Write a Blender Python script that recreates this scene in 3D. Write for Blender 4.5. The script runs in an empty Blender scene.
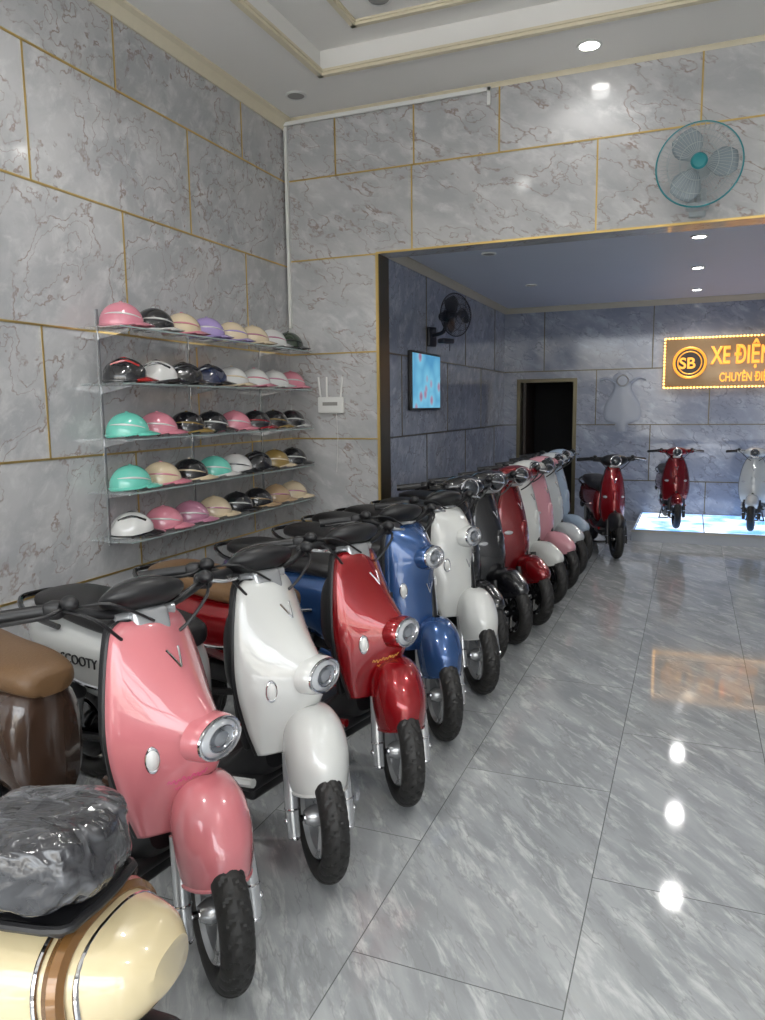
import bpy, bmesh, math, random
from mathutils import Vector, Matrix, Euler
from mathutils import noise as mn
random.seed(7)
scene = bpy.context.scene
COL = scene.collection

def srgb(r, g, b):
    def f(c):
        c /= 255.0
        return c/12.92 if c <= 0.04045 else ((c+0.055)/1.055)**2.4
    return (f(r), f(g), f(b), 1.0)

# ------------------------------------------------------------------ materials
MC = {}
def pmat(name, col, rough=0.5, metal=0.0, coat=0.0, emis=None, estr=0.0, bump=0.0, bscale=40.0, alpha=1.0, trans=0.0, var=0.0):
    if name in MC: return MC[name]
    m = bpy.data.materials.new(name); m.use_nodes = True
    nt = m.node_tree; b = nt.nodes['Principled BSDF']
    b.inputs['Base Color'].default_value = col
    b.inputs['Roughness'].default_value = rough
    b.inputs['Metallic'].default_value = metal
    b.inputs['Coat Weight'].default_value = coat
    b.inputs['Coat Roughness'].default_value = 0.015
    b.inputs['Alpha'].default_value = alpha
    b.inputs['Transmission Weight'].default_value = trans
    if emis:
        b.inputs['Emission Color'].default_value = emis
        b.inputs['Emission Strength'].default_value = estr
    tc = nt.nodes.new('ShaderNodeTexCoord')
    n = nt.nodes.new('ShaderNodeTexNoise'); n.inputs['Scale'].default_value = bscale
    n.inputs['Detail'].default_value = 3
    nt.links.new(tc.outputs['Object'], n.inputs['Vector'])
    if var > 0 and not emis:
        mx = nt.nodes.new('ShaderNodeMix'); mx.data_type = 'RGBA'
        mx.inputs['A'].default_value = col
        mx.inputs['B'].default_value = (col[0]*(1-var), col[1]*(1-var), col[2]*(1-var), 1)
        nt.links.new(n.outputs['Fac'], mx.inputs['Factor'])
        nt.links.new(mx.outputs['Result'], b.inputs['Base Color'])
    if bump > 0:
        bp = nt.nodes.new('ShaderNodeBump'); bp.inputs['Strength'].default_value = bump
        bp.inputs['Distance'].default_value = 0.01
        nt.links.new(n.outputs['Fac'], bp.inputs['Height'])
        nt.links.new(bp.outputs['Normal'], b.inputs['Normal'])
    MC[name] = m
    return m

def marble(name, base, dark, vein, light, rough, rot=(0.6, 0.5, 0.7), scale=1.0, veinamt=0.6, brick=None, grout=None, spec=0.5, stretch=(1.0, 1.0, 0.3), vw=0.014, cloud=(0.45, 0.75)):
    m = bpy.data.materials.new(name); m.use_nodes = True
    nt = m.node_tree; L = nt.links; N = nt.nodes
    b = N['Principled BSDF']; b.inputs['Roughness'].default_value = rough
    b.inputs['Specular IOR Level'].default_value = spec
    geo = N.new('ShaderNodeNewGeometry')
    mp = N.new('ShaderNodeMapping'); mp.inputs['Rotation'].default_value = rot
    mps = N.new('ShaderNodeMapping'); mps.inputs['Scale'].default_value = (scale*stretch[0], scale*stretch[1], scale*stretch[2])
    vec = geo.outputs['Position']
    def math_(op, a, bb=None):
        n = N.new('ShaderNodeMath'); n.operation = op
        for i, x in enumerate((a, bb)):
            if x is None: continue
            if isinstance(x, (int, float)): n.inputs[i].default_value = x
            else: L.new(x, n.inputs[i])
        return n.outputs[0]
    def mix(fac, a, bb):
        n = N.new('ShaderNodeMix'); n.data_type = 'RGBA'
        if isinstance(fac, (int, float)): n.inputs['Factor'].default_value = fac
        else: L.new(fac, n.inputs['Factor'])
        for k, x in (('A', a), ('B', bb)):
            if isinstance(x, tuple): n.inputs[k].default_value = x
            else: L.new(x, n.inputs[k])
        return n.outputs['Result']
    def ramp(x, p0, p1):
        n = N.new('ShaderNodeMapRange'); n.interpolation_type = 'SMOOTHSTEP'
        L.new(x, n.inputs['Value']); n.inputs['From Min'].default_value = p0; n.inputs['From Max'].default_value = p1
        return n.outputs['Result']
    brickout = None
    if brick:
        sx = N.new('ShaderNodeSeparateXYZ'); L.new(geo.outputs['Position'], sx.inputs[0])
        cx = N.new('ShaderNodeCombineXYZ')
        L.new(math_('ADD', sx.outputs['Y'], -1.8+12.0), cx.inputs['X'])
        L.new(math_('ADD', sx.outputs['X'], 0.245+12.0), cx.inputs['Y'])
        br = N.new('ShaderNodeTexBrick')
        br.inputs['Scale'].default_value = 1.0
        br.inputs['Mortar Size'].default_value = 0.0018
        br.inputs['Mortar Smooth'].default_value = 0.0
        br.inputs['Bias'].default_value = 0
        br.inputs['Brick Width'].default_value = 1.2
        br.inputs['Row Height'].default_value = 0.6
        br.inputs['Color1'].default_value = (0, 0, 0, 1); br.inputs['Color2'].default_value = (1, 1, 1, 1)
        br.inputs['Mortar'].default_value = (0.5, 0.5, 0.5, 1)
        L.new(cx.outputs[0], br.inputs['Vector'])
        brickout = br.outputs['Fac']
        sc = N.new('ShaderNodeVectorMath'); sc.operation = 'SCALE'; sc.inputs['Scale'].default_value = 9.0
        L.new(br.outputs['Color'], sc.inputs[0])
        ad = N.new('ShaderNodeVectorMath'); L.new(geo.outputs['Position'], ad.inputs[0]); L.new(sc.outputs[0], ad.inputs[1])
        vec = ad.outputs[0]
    L.new(vec, mp.inputs['Vector']); L.new(mp.outputs[0], mps.inputs['Vector'])
    src = mps.outputs[0]
    n1 = N.new('ShaderNodeTexNoise'); n1.inputs['Scale'].default_value = 1.6; n1.inputs['Detail'].default_value = 8
    n1.inputs['Roughness'].default_value = 0.6; n1.inputs['Distortion'].default_value = 0.4
    L.new(src, n1.inputs['Vector'])
    n2 = N.new('ShaderNodeTexNoise'); n2.inputs['Scale'].default_value = 5.0; n2.inputs['Detail'].default_value = 10
    n2.inputs['Roughness'].default_value = 0.65; n2.inputs['Distortion'].default_value = 0.4
    L.new(src, n2.inputs['Vector'])
    n3 = N.new('ShaderNodeTexNoise'); n3.inputs['Scale'].default_value = 1.5; n3.inputs['Detail'].default_value = 5
    n3.inputs['Roughness'].default_value = 0.55; n3.inputs['Distortion'].default_value = 0.1
    mp2 = N.new('ShaderNodeMapping'); mp2.inputs['Location'].default_value = (3.3, 8.1, 1.7)
    L.new(src, mp2.inputs['Vector']); L.new(mp2.outputs[0], n3.inputs['Vector'])
    c = mix(ramp(n1.outputs['Fac'], 0.35, 0.65), dark, base)
    c = mix(ramp(n2.outputs['Fac'], cloud[0], cloud[1]), c, light)
    v = math_('ABSOLUTE', math_('SUBTRACT', n3.outputs['Fac'], 0.5))
    v = math_('SUBTRACT', 1.0, ramp(v, 0.0, vw))
    v = math_('MULTIPLY', v, ramp(n2.outputs['Fac'], 0.35, 0.6))
    v3 = math_('ABSOLUTE', math_('SUBTRACT', n3.outputs['Fac'], 0.58))
    v3 = math_('MULTIPLY', math_('SUBTRACT', 1.0, ramp(v3, 0.0, vw*0.6)), 0.7)
    v = math_('MULTIPLY', math_('MAXIMUM', v, v3), veinamt)
    c = mix(v, c, vein)
    if brickout is not None:
        c = mix(brickout, c, grout)
    L.new(c, b.inputs['Base Color'])
    return m

M_wall = marble('marble_wall_tile', srgb(190, 190, 191), srgb(172, 173, 175), srgb(136, 114, 104), srgb(206, 206, 206), 0.09, rot=(0.85, 0.85, 0.2), scale=1.9, veinamt=0.75, vw=0.015, stretch=(1, 1, .2))
M_wall_in = marble('marble_wall_tile_led_tint', srgb(150, 156, 171), srgb(132, 138, 154), srgb(100, 100, 112), srgb(172, 178, 193), 0.09, rot=(0.85, 0.85, 0.2), scale=1.9, veinamt=0.7, vw=0.015, stretch=(1, 1, .2))  # bluish, dimmer LED light of the back room put into the tile colour
M_floor = marble('marble_floor_tile', srgb(172, 175, 176), srgb(148, 151, 153), srgb(128, 128, 128), srgb(200, 202, 201), 0.06, rot=(0, 0, 0.9), scale=1.5, veinamt=0.5, brick=True, grout=srgb(105, 107, 107), spec=0.7, stretch=(0.7, 2.6, 1), cloud=(0.48, 0.72))
M_ceil = pmat('ceiling_plaster', srgb(236, 234, 230), 0.7, bump=0.02, var=0.03, bscale=2)
M_ceil_in = pmat('ceiling_plaster_inner', srgb(204, 208, 218), 0.5, var=0.04, bscale=2)  # blue-grey light of the back room put into the plaster colour
M_mould = pmat('moulding_cream', srgb(226, 216, 190), 0.45, var=0.1, bscale=20)
M_gold = pmat('brass_strip', srgb(214, 184, 116), 0.3, metal=0.75, var=0.1, bscale=5)
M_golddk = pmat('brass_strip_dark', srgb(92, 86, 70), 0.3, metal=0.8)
M_black = pmat('black_plastic', srgb(26, 26, 28), 0.42, bump=0.05, bscale=200)
M_blackg = pmat('black_gloss', srgb(18, 18, 20), 0.15, coat=0.6)
M_rubber = pmat('tyre_rubber', srgb(36, 35, 34), 0.55, bump=0.1, bscale=150, var=0.3)
M_chrome = pmat('chrome', srgb(215, 215, 218), 0.08, metal=1.0)
M_silver = pmat('silver_paint', srgb(184, 186, 188), 0.25, metal=0.6, coat=0.4)
M_white = pmat('white_plastic', srgb(225, 225, 222), 0.4)
M_lens = pmat('lens_clear', srgb(205, 208, 212), 0.06, coat=1.0, metal=0.35)
M_lensd = pmat('lens_inner', srgb(150, 154, 160), 0.08, coat=1.0, metal=0.5)
M_lensk = pmat('lens_dark', srgb(60, 64, 70), 0.05, coat=1.0, metal=0.5)
M_redlens = pmat('lens_red', srgb(150, 12, 12), 0.1, coat=1.0)
M_lamp = pmat('lamp_emission', srgb(255, 250, 240), 0.5, emis=(1, 0.97, 0.92, 1), estr=20.0)
M_lampoff = pmat('lamp_off', srgb(150, 148, 145), 0.4)
M_brown = pmat('seat_brown_leather', srgb(110, 82, 54), 0.45, bump=0.15, bscale=120, var=0.2)
M_seatb = pmat('seat_black_leather', srgb(30, 29, 30), 0.45, bump=0.15, bscale=120)
M_golddec = pmat('gold_decal', srgb(215, 170, 80), 0.35, metal=0.4)
M_pinkdec = pmat('magenta_decal', srgb(205, 70, 125), 0.4)

def paint(name, rgb, metal=0.0):
    return pmat('paint_'+name, srgb(*rgb), 0.27, metal=metal, coat=1.0)

# ------------------------------------------------------------------ mesh builder
def cr(keys, n):
    out = []
    K = len(keys)
    for i in range(K-1):
        p0 = keys[max(i-1, 0)]; p1 = keys[i]; p2 = keys[i+1]; p3 = keys[min(i+2, K-1)]
        for j in range(n):
            t = j/n
            out.append(tuple(0.5*((2*b)+(-a+c)*t+(2*a-5*b+4*c-d)*t*t+(-a+3*b-3*c+d)*t*t*t) for a, b, c, d in zip(p0, p1, p2, p3)))
    out.append(tuple(keys[-1]))
    return out

def axis_mat(axis):
    a = Vector(axis).normalized()
    return a.to_track_quat('Z', 'Y').to_matrix()

class MB:
    def __init__(s): s.v = []; s.f = []; s.m = []; s.mats = []
    def mi(s, mat):
        if mat not in s.mats: s.mats.append(mat)
        return s.mats.index(mat)
    def add(s, vs, fs, mat):
        o = len(s.v); k = s.mi(mat)
        s.v += [tuple(x) for x in vs]
        for f in fs: s.f.append(tuple(i+o for i in f)); s.m.append(k)
        return s
    def box(s, c, size, mat, rot=(0, 0, 0), bev=0.0):
        bm = bmesh.new(); bmesh.ops.create_cube(bm, size=1.0)
        bmesh.ops.scale(bm, vec=Vector(size), verts=bm.verts)
        if bev > 0: bmesh.ops.bevel(bm, geom=bm.edges[:], offset=bev, segments=3, affect='EDGES', profile=0.5)
        R = Euler(rot).to_matrix()
        bm.verts.ensure_lookup_table()
        for i, v in enumerate(bm.verts): v.index = i
        vs = [R @ v.co + Vector(c) for v in bm.verts]
        fs = [[v.index for v in f.verts] for f in bm.faces]
        bm.free()
        return s.add(vs, fs, mat)
    def loft(s, rings, mat, caps=True, closed=True, loop=False):
        n = len(rings[0]); vs = [p for r in rings for p in r]; fs = []
        R = len(rings)
        for i in range(R if loop else R-1):
            a = i*n; b = ((i+1) % R)*n
            for j in range(n if closed else n-1):
                k = (j+1) % n
                fs.append((a+j, a+k, b+k, b+j))
        if caps and closed and not loop:
            fs.append(tuple(range(n-1, -1, -1))); fs.append(tuple((R-1)*n+i for i in range(n)))
        return s.add(vs, fs, mat)
    def tube(s, pts, r, mat, seg=8, smooth=4, caps=True, loop=False):
        if smooth and len(pts) > 2 and not loop: pts = cr(pts, smooth)
        pts = [Vector(p) for p in pts]
        N = len(pts); rings = []
        up = None
        for i, p in enumerate(pts):
            if loop: t = pts[(i+1) % N]-pts[i-1]
            else: t = pts[min(i+1, N-1)]-pts[max(i-1, 0)]
            t.normalize()
            if up is None:
                up = Vector((0, 0, 1)) if abs(t.z) < 0.9 else Vector((1, 0, 0))
            x = up-t*up.dot(t); x.normalize(); up = x
            y = t.cross(x)
            if callable(r): rr = r(i/(N-1))
            else: rr = r
            rings.append([p+x*(rr*math.cos(2*math.pi*k/seg))+y*(rr*math.sin(2*math.pi*k/seg)) for k in range(seg)])
        return s.loft(rings, mat, caps=caps, loop=loop)
    def lathe(s, prof, c, axis, mat, seg=28, caps=True, sx=1.0, sy=1.0):
        R = axis_mat(axis); c = Vector(c)
        rings = [[c+R @ Vector((rr*sx*math.cos(2*math.pi*k/seg), rr*sy*math.sin(2*math.pi*k/seg), h)) for k in range(seg)] for rr, h in prof]
        return s.loft(rings, mat, caps=caps)
    def torus(s, c, Rr, r, axis, mat, seg=36, seg2=8, sx=1.0, sy=1.0):
        R = axis_mat(axis); c = Vector(c)
        rings = []
        for k in range(seg):
            a = 2*math.pi*k/seg
            rings.append([c+R @ Vector(((Rr+r*math.cos(2*math.pi*j/seg2))*math.cos(a)*sx, (Rr+r*math.cos(2*math.pi*j/seg2))*math.sin(a)*sy, r*math.sin(2*math.pi*j/seg2))) for j in range(seg2)])
        return s.loft(rings, mat, loop=True)
    def ell(s, c, rad, mat, rot=(0, 0, 0), seg=24, rings=14, lo=-90, hi=90):
        R = Euler(rot).to_matrix(); c = Vector(c); rs = []
        for i in range(rings+1):
            a = math.radians(lo+(hi-lo)*i/rings); a = max(min(a, math.radians(89.5)), math.radians(-89.5))
            rs.append([c+R @ Vector((rad[0]*math.cos(a)*math.cos(2*math.pi*k/seg), rad[1]*math.cos(a)*math.sin(2*math.pi*k/seg), rad[2]*math.sin(a))) for k in range(seg)])
        return s.loft(rs, mat)
    def sections_x(s, keys, mat, e=2.4, n=28, sub=4):
        rings = []
        for (x, zc, hh, hw) in cr(keys, sub):
            ring = []
            for k in range(n):
                a = 2*math.pi*k/n; ca, sa = math.cos(a), math.sin(a)
                ring.append((x, hw*math.copysign(abs(ca)**(2/e), ca), zc+hh*math.copysign(abs(sa)**(2/e), sa)))
            rings.append(ring)
        return s.loft(rings, mat)
    def build(s, name, parent=None, loc=(0, 0, 0), rot=(0, 0, 0), angle=40, solid=0.0):
        me = bpy.data.meshes.new(name)
        me.from_pydata(s.v, [], s.f)
        for m in s.mats: me.materials.append(m)
        me.polygons.foreach_set('material_index', s.m)
        me.polygons.foreach_set('use_smooth', [True]*len(s.f))
        me.update()
        bm = bmesh.new(); bm.from_mesh(me); bmesh.ops.recalc_face_normals(bm, faces=bm.faces[:]); bm.to_mesh(me); bm.free()
        me.set_sharp_from_angle(angle=math.radians(angle))
        o = bpy.data.objects.new(name, me); COL.objects.link(o)
        o.location = loc; o.rotation_euler = rot
        if parent: o.parent = parent
        if solid:
            md = o.modifiers.new('thickness', 'SOLIDIFY'); md.thickness = solid; md.offset = 0
        return o

def inst(name, me, parent, loc=(0, 0, 0), rot=(0, 0, 0)):
    o = bpy.data.objects.new(name, me); COL.objects.link(o); o.parent = parent
    o.location = loc; o.rotation_euler = rot
    return o
def empty(name, loc=(0, 0, 0), rot=(0, 0, 0), parent=None, scale=1.0):
    o = bpy.data.objects.new(name, None); COL.objects.link(o); o.location = loc; o.rotation_euler = rot
    o.scale = (scale,)*3; o.empty_display_size = 0.1
    if parent: o.parent = parent
    return o
def wallbox(name, x0, x1, y0, y1, z0, z1, mat):
    b = MB(); b.box(((x0+x1)/2, (y0+y1)/2, (z0+z1)/2), (x1-x0, y1-y0, z1-z0), mat)
    return b.build(name)

# ------------------------------------------------------------------ room
XL, XR = -3.3, 3.3
YF, YB, Y0 = 5.97, 10.58, -2.6
XJ = -2.45; ZC = 3.97; ZH = 2.81; ZI = 2.88
wallbox('floor', XL-0.2, XR+0.2, Y0, YB+0.2, -0.1, 0, M_floor)
wallbox('ground_outside', -14, 14, -14, Y0, -0.14, -0.02, pmat('pavement_concrete', srgb(198, 197, 195), 0.8, var=0.2, bscale=3))
M_alu = pmat('shopfront_frame', srgb(60, 62, 66), 0.3, metal=0.6)
b = MB()
for x in (-3.25, -1.75, 1.75, 3.25): b.box((x, Y0+.04, 1.8), (.08, .08, 3.6), M_alu)
b.box((0, Y0+.04, 3.65), (6.6, .08, .1), M_alu); b.box((0, Y0+.04, 2.7), (6.6, .06, .05), M_alu)
b.build('window_1')
wallbox('wall_front', XL-.2, XR+.2, Y0-.1, Y0+.1, 3.7, ZC+.3, M_wall)
b = MB(); hc1 = pmat('house_plaster', srgb(185, 180, 170), 0.8, var=.2, bscale=1); hc2 = pmat('house_dark', srgb(60, 58, 56), 0.5)
for i, (x, w_, h_) in enumerate(((-9, 5, 5.0), (-4, 4.6, 4), (1, 4.8, 5.5), (6, 4.6, 4.2), (11, 5, 5))):
    b.box((x, -15, h_/2), (w_, 2, h_), hc1); b.box((x, -13.97, 1.4), (w_*.7, .06, 2.6), hc2)
b.build('house_row')
wallbox('wall_left', XL-0.2, XL, Y0, YF+0.2, 0, ZC+0.3, M_wall)
wallbox('wall_right', XR, XR+0.2, Y0, YF+0.2, 0, ZC+0.3, M_wall)
b = MB()
b.box(((XL+XJ)/2, YF+0.11, ZC/2), (XJ-XL, 0.22, ZC), M_wall)
b.box(((XR-XJ)/2, YF+0.11, ZC/2), (XR+XJ, 0.22, ZC), M_wall)
b.box((0, YF+0.11, (ZC+ZH)/2), (-2*XJ, 0.22, ZC-ZH), M_wall)
b.build('wall_facade')
wallbox('wall_inner_left', XJ-0.2, XJ, YF+0.22, YB+0.2, 0, ZI+0.1, M_wall_in)
wallbox('wall_inner_right', -XJ, -XJ+0.2, YF+0.22, YB+0.2, 0, ZI+0.1, M_wall_in)
DX0, DX1, DZ = -2.27, -1.45, 1.92
b = MB()
b.box(((XJ+DX0)/2, YB+0.1, (ZI)/2), (DX0-XJ, 0.2, ZI), M_wall_in)
b.box(((DX1-XJ)/2, YB+0.1, ZI/2), (-XJ-DX1, 0.2, ZI), M_wall_in)
b.box(((DX0+DX1)/2, YB+0.1, (ZI+DZ)/2), (DX1-DX0, 0.2, ZI-DZ), M_wall_in)
b.build('wall_back')
b = MB(); dk = pmat('corridor_shade_tone', srgb(20, 20, 24), 0.8)  # unlit depth behind the door painted as a near-black wall colour
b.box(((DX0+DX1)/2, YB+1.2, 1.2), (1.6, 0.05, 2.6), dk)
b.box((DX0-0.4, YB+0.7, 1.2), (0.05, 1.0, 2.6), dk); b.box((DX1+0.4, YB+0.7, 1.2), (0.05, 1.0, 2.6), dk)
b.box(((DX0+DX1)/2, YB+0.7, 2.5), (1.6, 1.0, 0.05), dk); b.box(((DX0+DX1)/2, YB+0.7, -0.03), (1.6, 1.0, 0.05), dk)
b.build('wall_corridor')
b = MB()
for x in (DX0+.025, DX1-.025): b.box((x, YB+.09, DZ/2), (0.05, 0.2, DZ-.002), M_golddk)
b.box(((DX0+DX1)/2, YB+.09, DZ-.025), (DX1-DX0-.1, 0.2, 0.046), M_golddk)
b.box((DX0+0.08, YB+0.45, DZ/2), (0.04, 0.62, DZ-0.08), pmat('door_wood', srgb(52, 40, 36), 0.4, var=0.3))
b.build('door_1')
wallbox('ceiling_inner', XJ-0.2, -XJ+0.2, YF+0.2, YB+0.2, ZI, ZI+0.15, M_ceil_in)
TX, TY, TY0 = 2.59, 5.26, -1.6
b = MB()
def slab(x0, x1, y0, y1, z0, z1, m): b.box(((x0+x1)/2, (y0+y1)/2, (z0+z1)/2), (x1-x0, y1-y0, z1-z0), m)
slab(XL, -TX, Y0, YF+0.2, ZC, ZC+0.2, M_ceil); slab(TX, XR, Y0, YF+0.2, ZC, ZC+0.2, M_ceil)
slab(-TX, TX, TY, YF+0.2, ZC, ZC+0.2, M_ceil); slab(-TX, TX, Y0, TY0, ZC, ZC+0.2, M_ceil)
slab(-TX-0.1, TX+0.1, TY0-0.1, TY+0.1, ZC+0.14, ZC+0.3, M_ceil)
b.build('ceiling')
def frame_mould(name, x, y0, y1, z, w, h, mat, out=1):
    b = MB()
    for k, (ww, hh) in enumerate(((w, h*0.45), (w*0.6, h))):
        for sx in (-1, 1): b.box((sx*x, (y0+y1)/2, z-hh/2), (ww, y1-y0+ww, hh), mat)
        for yy in (y0, y1): b.box((0, yy, z-hh/2), (2*x+ww, ww, hh), mat)
    return b.build(name)
frame_mould('trim_tray_outer', TX, TY0, TY, ZC, 0.07, 0.035, M_mould)
frame_mould('trim_tray_inner', 2.2, TY0+0.35, 4.98, ZC+0.14, 0.06, 0.03, M_mould)
b = MB()
prof = [(0, 0), (0.085, 0), (0.085, 0.015), (0.055, 0.03), (0.03, 0.06), (0.015, 0.085), (0, 0.085)]
b.loft([[(XL+d, y, ZC-h) for d, h in prof] for y in (Y0, YF)], M_mould)
b.loft([[(XR-d, y, ZC-h) for d, h in prof] for y in (Y0, YF)], M_mould)
b.build('trim_crown_left', angle=20)
b = MB(); p2 = [(d*0.3, h*0.35) for d, h in prof]
b.loft([[(x, YF-d, ZC-h) for d, h in p2] for x in (XL, XR)], M_mould); b.build('trim_crown_facade')
b = MB(); p3 = [(d*0.7, h*0.8) for d, h in prof]; mi_ = pmat('moulding_inner', srgb(186, 180, 164), 0.5)
b.loft([[(XJ+d, y, ZI-h) for d, h in p3] for y in (YF+0.22, YB)], mi_)
b.loft([[(x, YB-d, ZI-h) for d, h in p3] for x in (XJ, -XJ)], mi_); b.build('trim_crown_inner')
zs = [0.55, 1.29, 2.02, 2.77, 3.47]; W = 0.012; P = 0.005
b = MB()
for z in zs: b.box((XL+P/2, (Y0+YF)/2, z), (P, YF-Y0, W), M_gold)
lims = [0]+zs+[ZC]
for i in range(6):
    y = 5.30-0.7*((5-i) % 2)
    while y > Y0:
        b.box((XL+P/2, y, (lims[i]+lims[i+1])/2), (P, W*0.8, lims[i+1]-lims[i]), M_gold); y -= 1.4
b.build('trim_brass_left')
b = MB()
for z in zs:
    if z < ZH-0.1: b.box(((XL+XJ)/2, YF-P/2, z), (XJ-XL, P, W), M_gold)
b.box((0, YF-P/2, 3.47), (XR-XL, P, W), M_gold)
b.box(((XL+XJ)/2, YF-P/2, ZH), (XJ-XL, P, W), M_gold)
for x in (-2.82, -2.13, -1.44, -0.02, 0.68, 1.4, 2.1): b.box((x, YF-P/2, (3.47+ZC)/2), (W, P, ZC-3.47), M_gold)
for x in (-2.15, -0.71, 0.73, 2.17): b.box((x, YF-P/2, (3.47+ZH)/2), (W, P, 3.47-ZH), M_gold)
b.box((0, YF-0.006, ZH+0.006), (-2*XJ+0.03, 0.012, 0.016), M_gold)
b.box((XJ-0.008, YF-0.006, ZH/2), (0.022, 0.012, ZH), M_gold)
b.box((-XJ+0.008, YF-0.006, ZH/2), (0.022, 0.012, ZH), M_gold)
b.box((XJ+0.004, YF+0.11, ZH/2), (0.008, 0.22, ZH), M_golddk)
b.build('trim_brass_facade')
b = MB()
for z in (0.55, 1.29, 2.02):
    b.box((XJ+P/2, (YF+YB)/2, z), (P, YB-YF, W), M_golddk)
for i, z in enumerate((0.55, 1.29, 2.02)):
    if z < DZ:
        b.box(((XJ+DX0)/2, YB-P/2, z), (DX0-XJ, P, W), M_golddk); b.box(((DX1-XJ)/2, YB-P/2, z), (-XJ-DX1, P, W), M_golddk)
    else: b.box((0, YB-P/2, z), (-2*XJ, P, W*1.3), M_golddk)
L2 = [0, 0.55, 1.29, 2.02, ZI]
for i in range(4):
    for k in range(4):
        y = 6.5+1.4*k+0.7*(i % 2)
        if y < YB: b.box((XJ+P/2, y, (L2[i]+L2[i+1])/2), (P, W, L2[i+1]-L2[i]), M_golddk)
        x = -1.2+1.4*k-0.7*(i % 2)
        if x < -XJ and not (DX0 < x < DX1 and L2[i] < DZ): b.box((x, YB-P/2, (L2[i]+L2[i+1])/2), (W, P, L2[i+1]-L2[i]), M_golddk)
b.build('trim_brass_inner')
b = MB()
b.box(((XL-1.5)/2, YF-0.045, ZC-0.05), (-1.5-XL, 0.02, 0.028), M_white)
b.box((-1.51, YF-0.045, ZC-0.1), (0.025, 0.02, 0.13), M_white)
b.box((XL+0.03, YF-0.02, 3.1), (0.025, 0.03, 1.7), M_white)
b.build('cable_conduit')
def downlight(x, y, z, on=True, r=0.085, e=0):
    b = MB()
    b.lathe([(r*0.78, 0.0), (r, 0.0), (r*1.02, 0.006), (r*0.95, 0.012), (r*0.75, 0.012)], (x, y, z-0.012), (0, 0, 1), M_white, caps=False)
    b.lathe([(r*0.78, 0.0), (0.001, 0.0)], (x, y, z-0.008), (0, 0, 1), M_lamp if on else M_lampoff, caps=False)
    b.build('downlight')
    if e:
        l = bpy.data.lights.new('downlight_beam', 'SPOT'); l.energy = e; l.spot_size = math.radians(155); l.spot_blend = 0.6; l.shadow_soft_size = 0.07
        l.color = (1, 0.985, 0.96)
        lo = bpy.data.objects.new('downlight_beam', l); COL.objects.link(lo); lo.location = (x, y, z-.035)
downlight(-0.74, 5.62, ZC, e=9); downlight(1.6, 5.62, ZC, e=9); downlight(-2.95, 5.55, ZC, False)
downlight(-1.93, 4.77, ZC+0.14, False)
downlight(-2.95, 2.4, ZC, False)
for x in (-1.9, .8):
    for y in (2.9, .4): downlight(x, y, ZC+.14, e=80)  # unseen downlights, added to brighten walls and floor
for y in (6.76, 8.25, 9.8): downlight(0.0, y, ZI, True, 0.065, e=34)
for y in (6.7, 8.6): downlight(-1.7, y, ZI, False, 0.065)

# ------------------------------------------------------------------ tyres, wheels (shared meshes)
def tyre_mesh(R=0.215, w=0.09):
    b = MB(); n = 208; m = 32; rings = []
    rad = w*0.5
    for i in range(n):
        a = 2*math.pi*i/n; ring = []
        for j in range(m):
            t = 2*math.pi*j/m
            st, ct = math.sin(t), math.cos(t)
            lat = st*w/2; rr = (R-rad)+ct*rad*(1.0 if ct > 0 else 0.75)
            if ct > 0.1:
                ph = (i % 8)/8.0
                q = (ph+abs(st)*1.1+(0.5 if st > 0 else 0)) % 1.0
                if q < 0.26 and abs(st) > 0.12: rr -= 0.005
                if 0.02 < abs(st) < 0.14: rr -= 0.003
            ring.append((rr*math.cos(a), lat, rr*math.sin(a)))
        rings.append(ring)
    b.loft(rings, M_rubber, loop=True)
    o = b.build('tmp_tyre', angle=25); me = o.data; bpy.data.objects.remove(o); return me
def rim_mesh(mat, hubr=0.035):
    b = MB()
    b.lathe([(0.128, -0.036), (0.135, -0.03), (0.12, -0.022), (0.118, 0.022), (0.135, 0.03), (0.128, 0.036), (0.112, 0.024), (0.11, -0.024), (0.128, -0.036)], (0, 0, 0), (0, 1, 0), mat, seg=40, caps=False)
    b.lathe([(0.001, -0.055), (hubr*0.6, -0.055), (hubr, -0.03), (hubr, 0.03), (hubr*0.6, 0.055), (0.001, 0.055)], (0, 0, 0), (0, 1, 0), mat, seg=24)
    for k in range(10):
        a = 2*math.pi*k/10+0.15*(1 if k % 2 else -1)
        a2 = 2*math.pi*(k)/10
        b.tube([(math.cos(a2)*hubr*0.8, 0, math.sin(a2)*hubr*0.8), (math.cos(a)*0.115, 0.012*(1 if k % 2 else -1), math.sin(a)*0.115)], 0.009, mat, seg=6)
    b.lathe([(0.03, 0.045), (0.085, 0.045), (0.085, 0.049), (0.03, 0.049)], (0, 0, 0), (0, 1, 0), M_chrome, seg=32, caps=False)
    o = b.build('tmp_rim'); me = o.data; bpy.data.objects.remove(o); return me
ME_TYRE = tyre_mesh(); ME_RIM = rim_mesh(M_silver); ME_RIMB = rim_mesh(M_blackg)
def motor_mesh():
    b = MB()
    b.lathe([(0.001, -0.06), (0.05, -0.06), (0.1, -0.045), (0.125, -0.03), (0.125, 0.03), (0.1, 0.045), (0.05, 0.06), (0.001, 0.06)], (0, 0, 0), (0, 1, 0), M_blackg, seg=32)
    o = b.build('tmp_motor'); me = o.data; bpy.data.objects.remove(o); return me
ME_MOTOR = motor_mesh()

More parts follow.
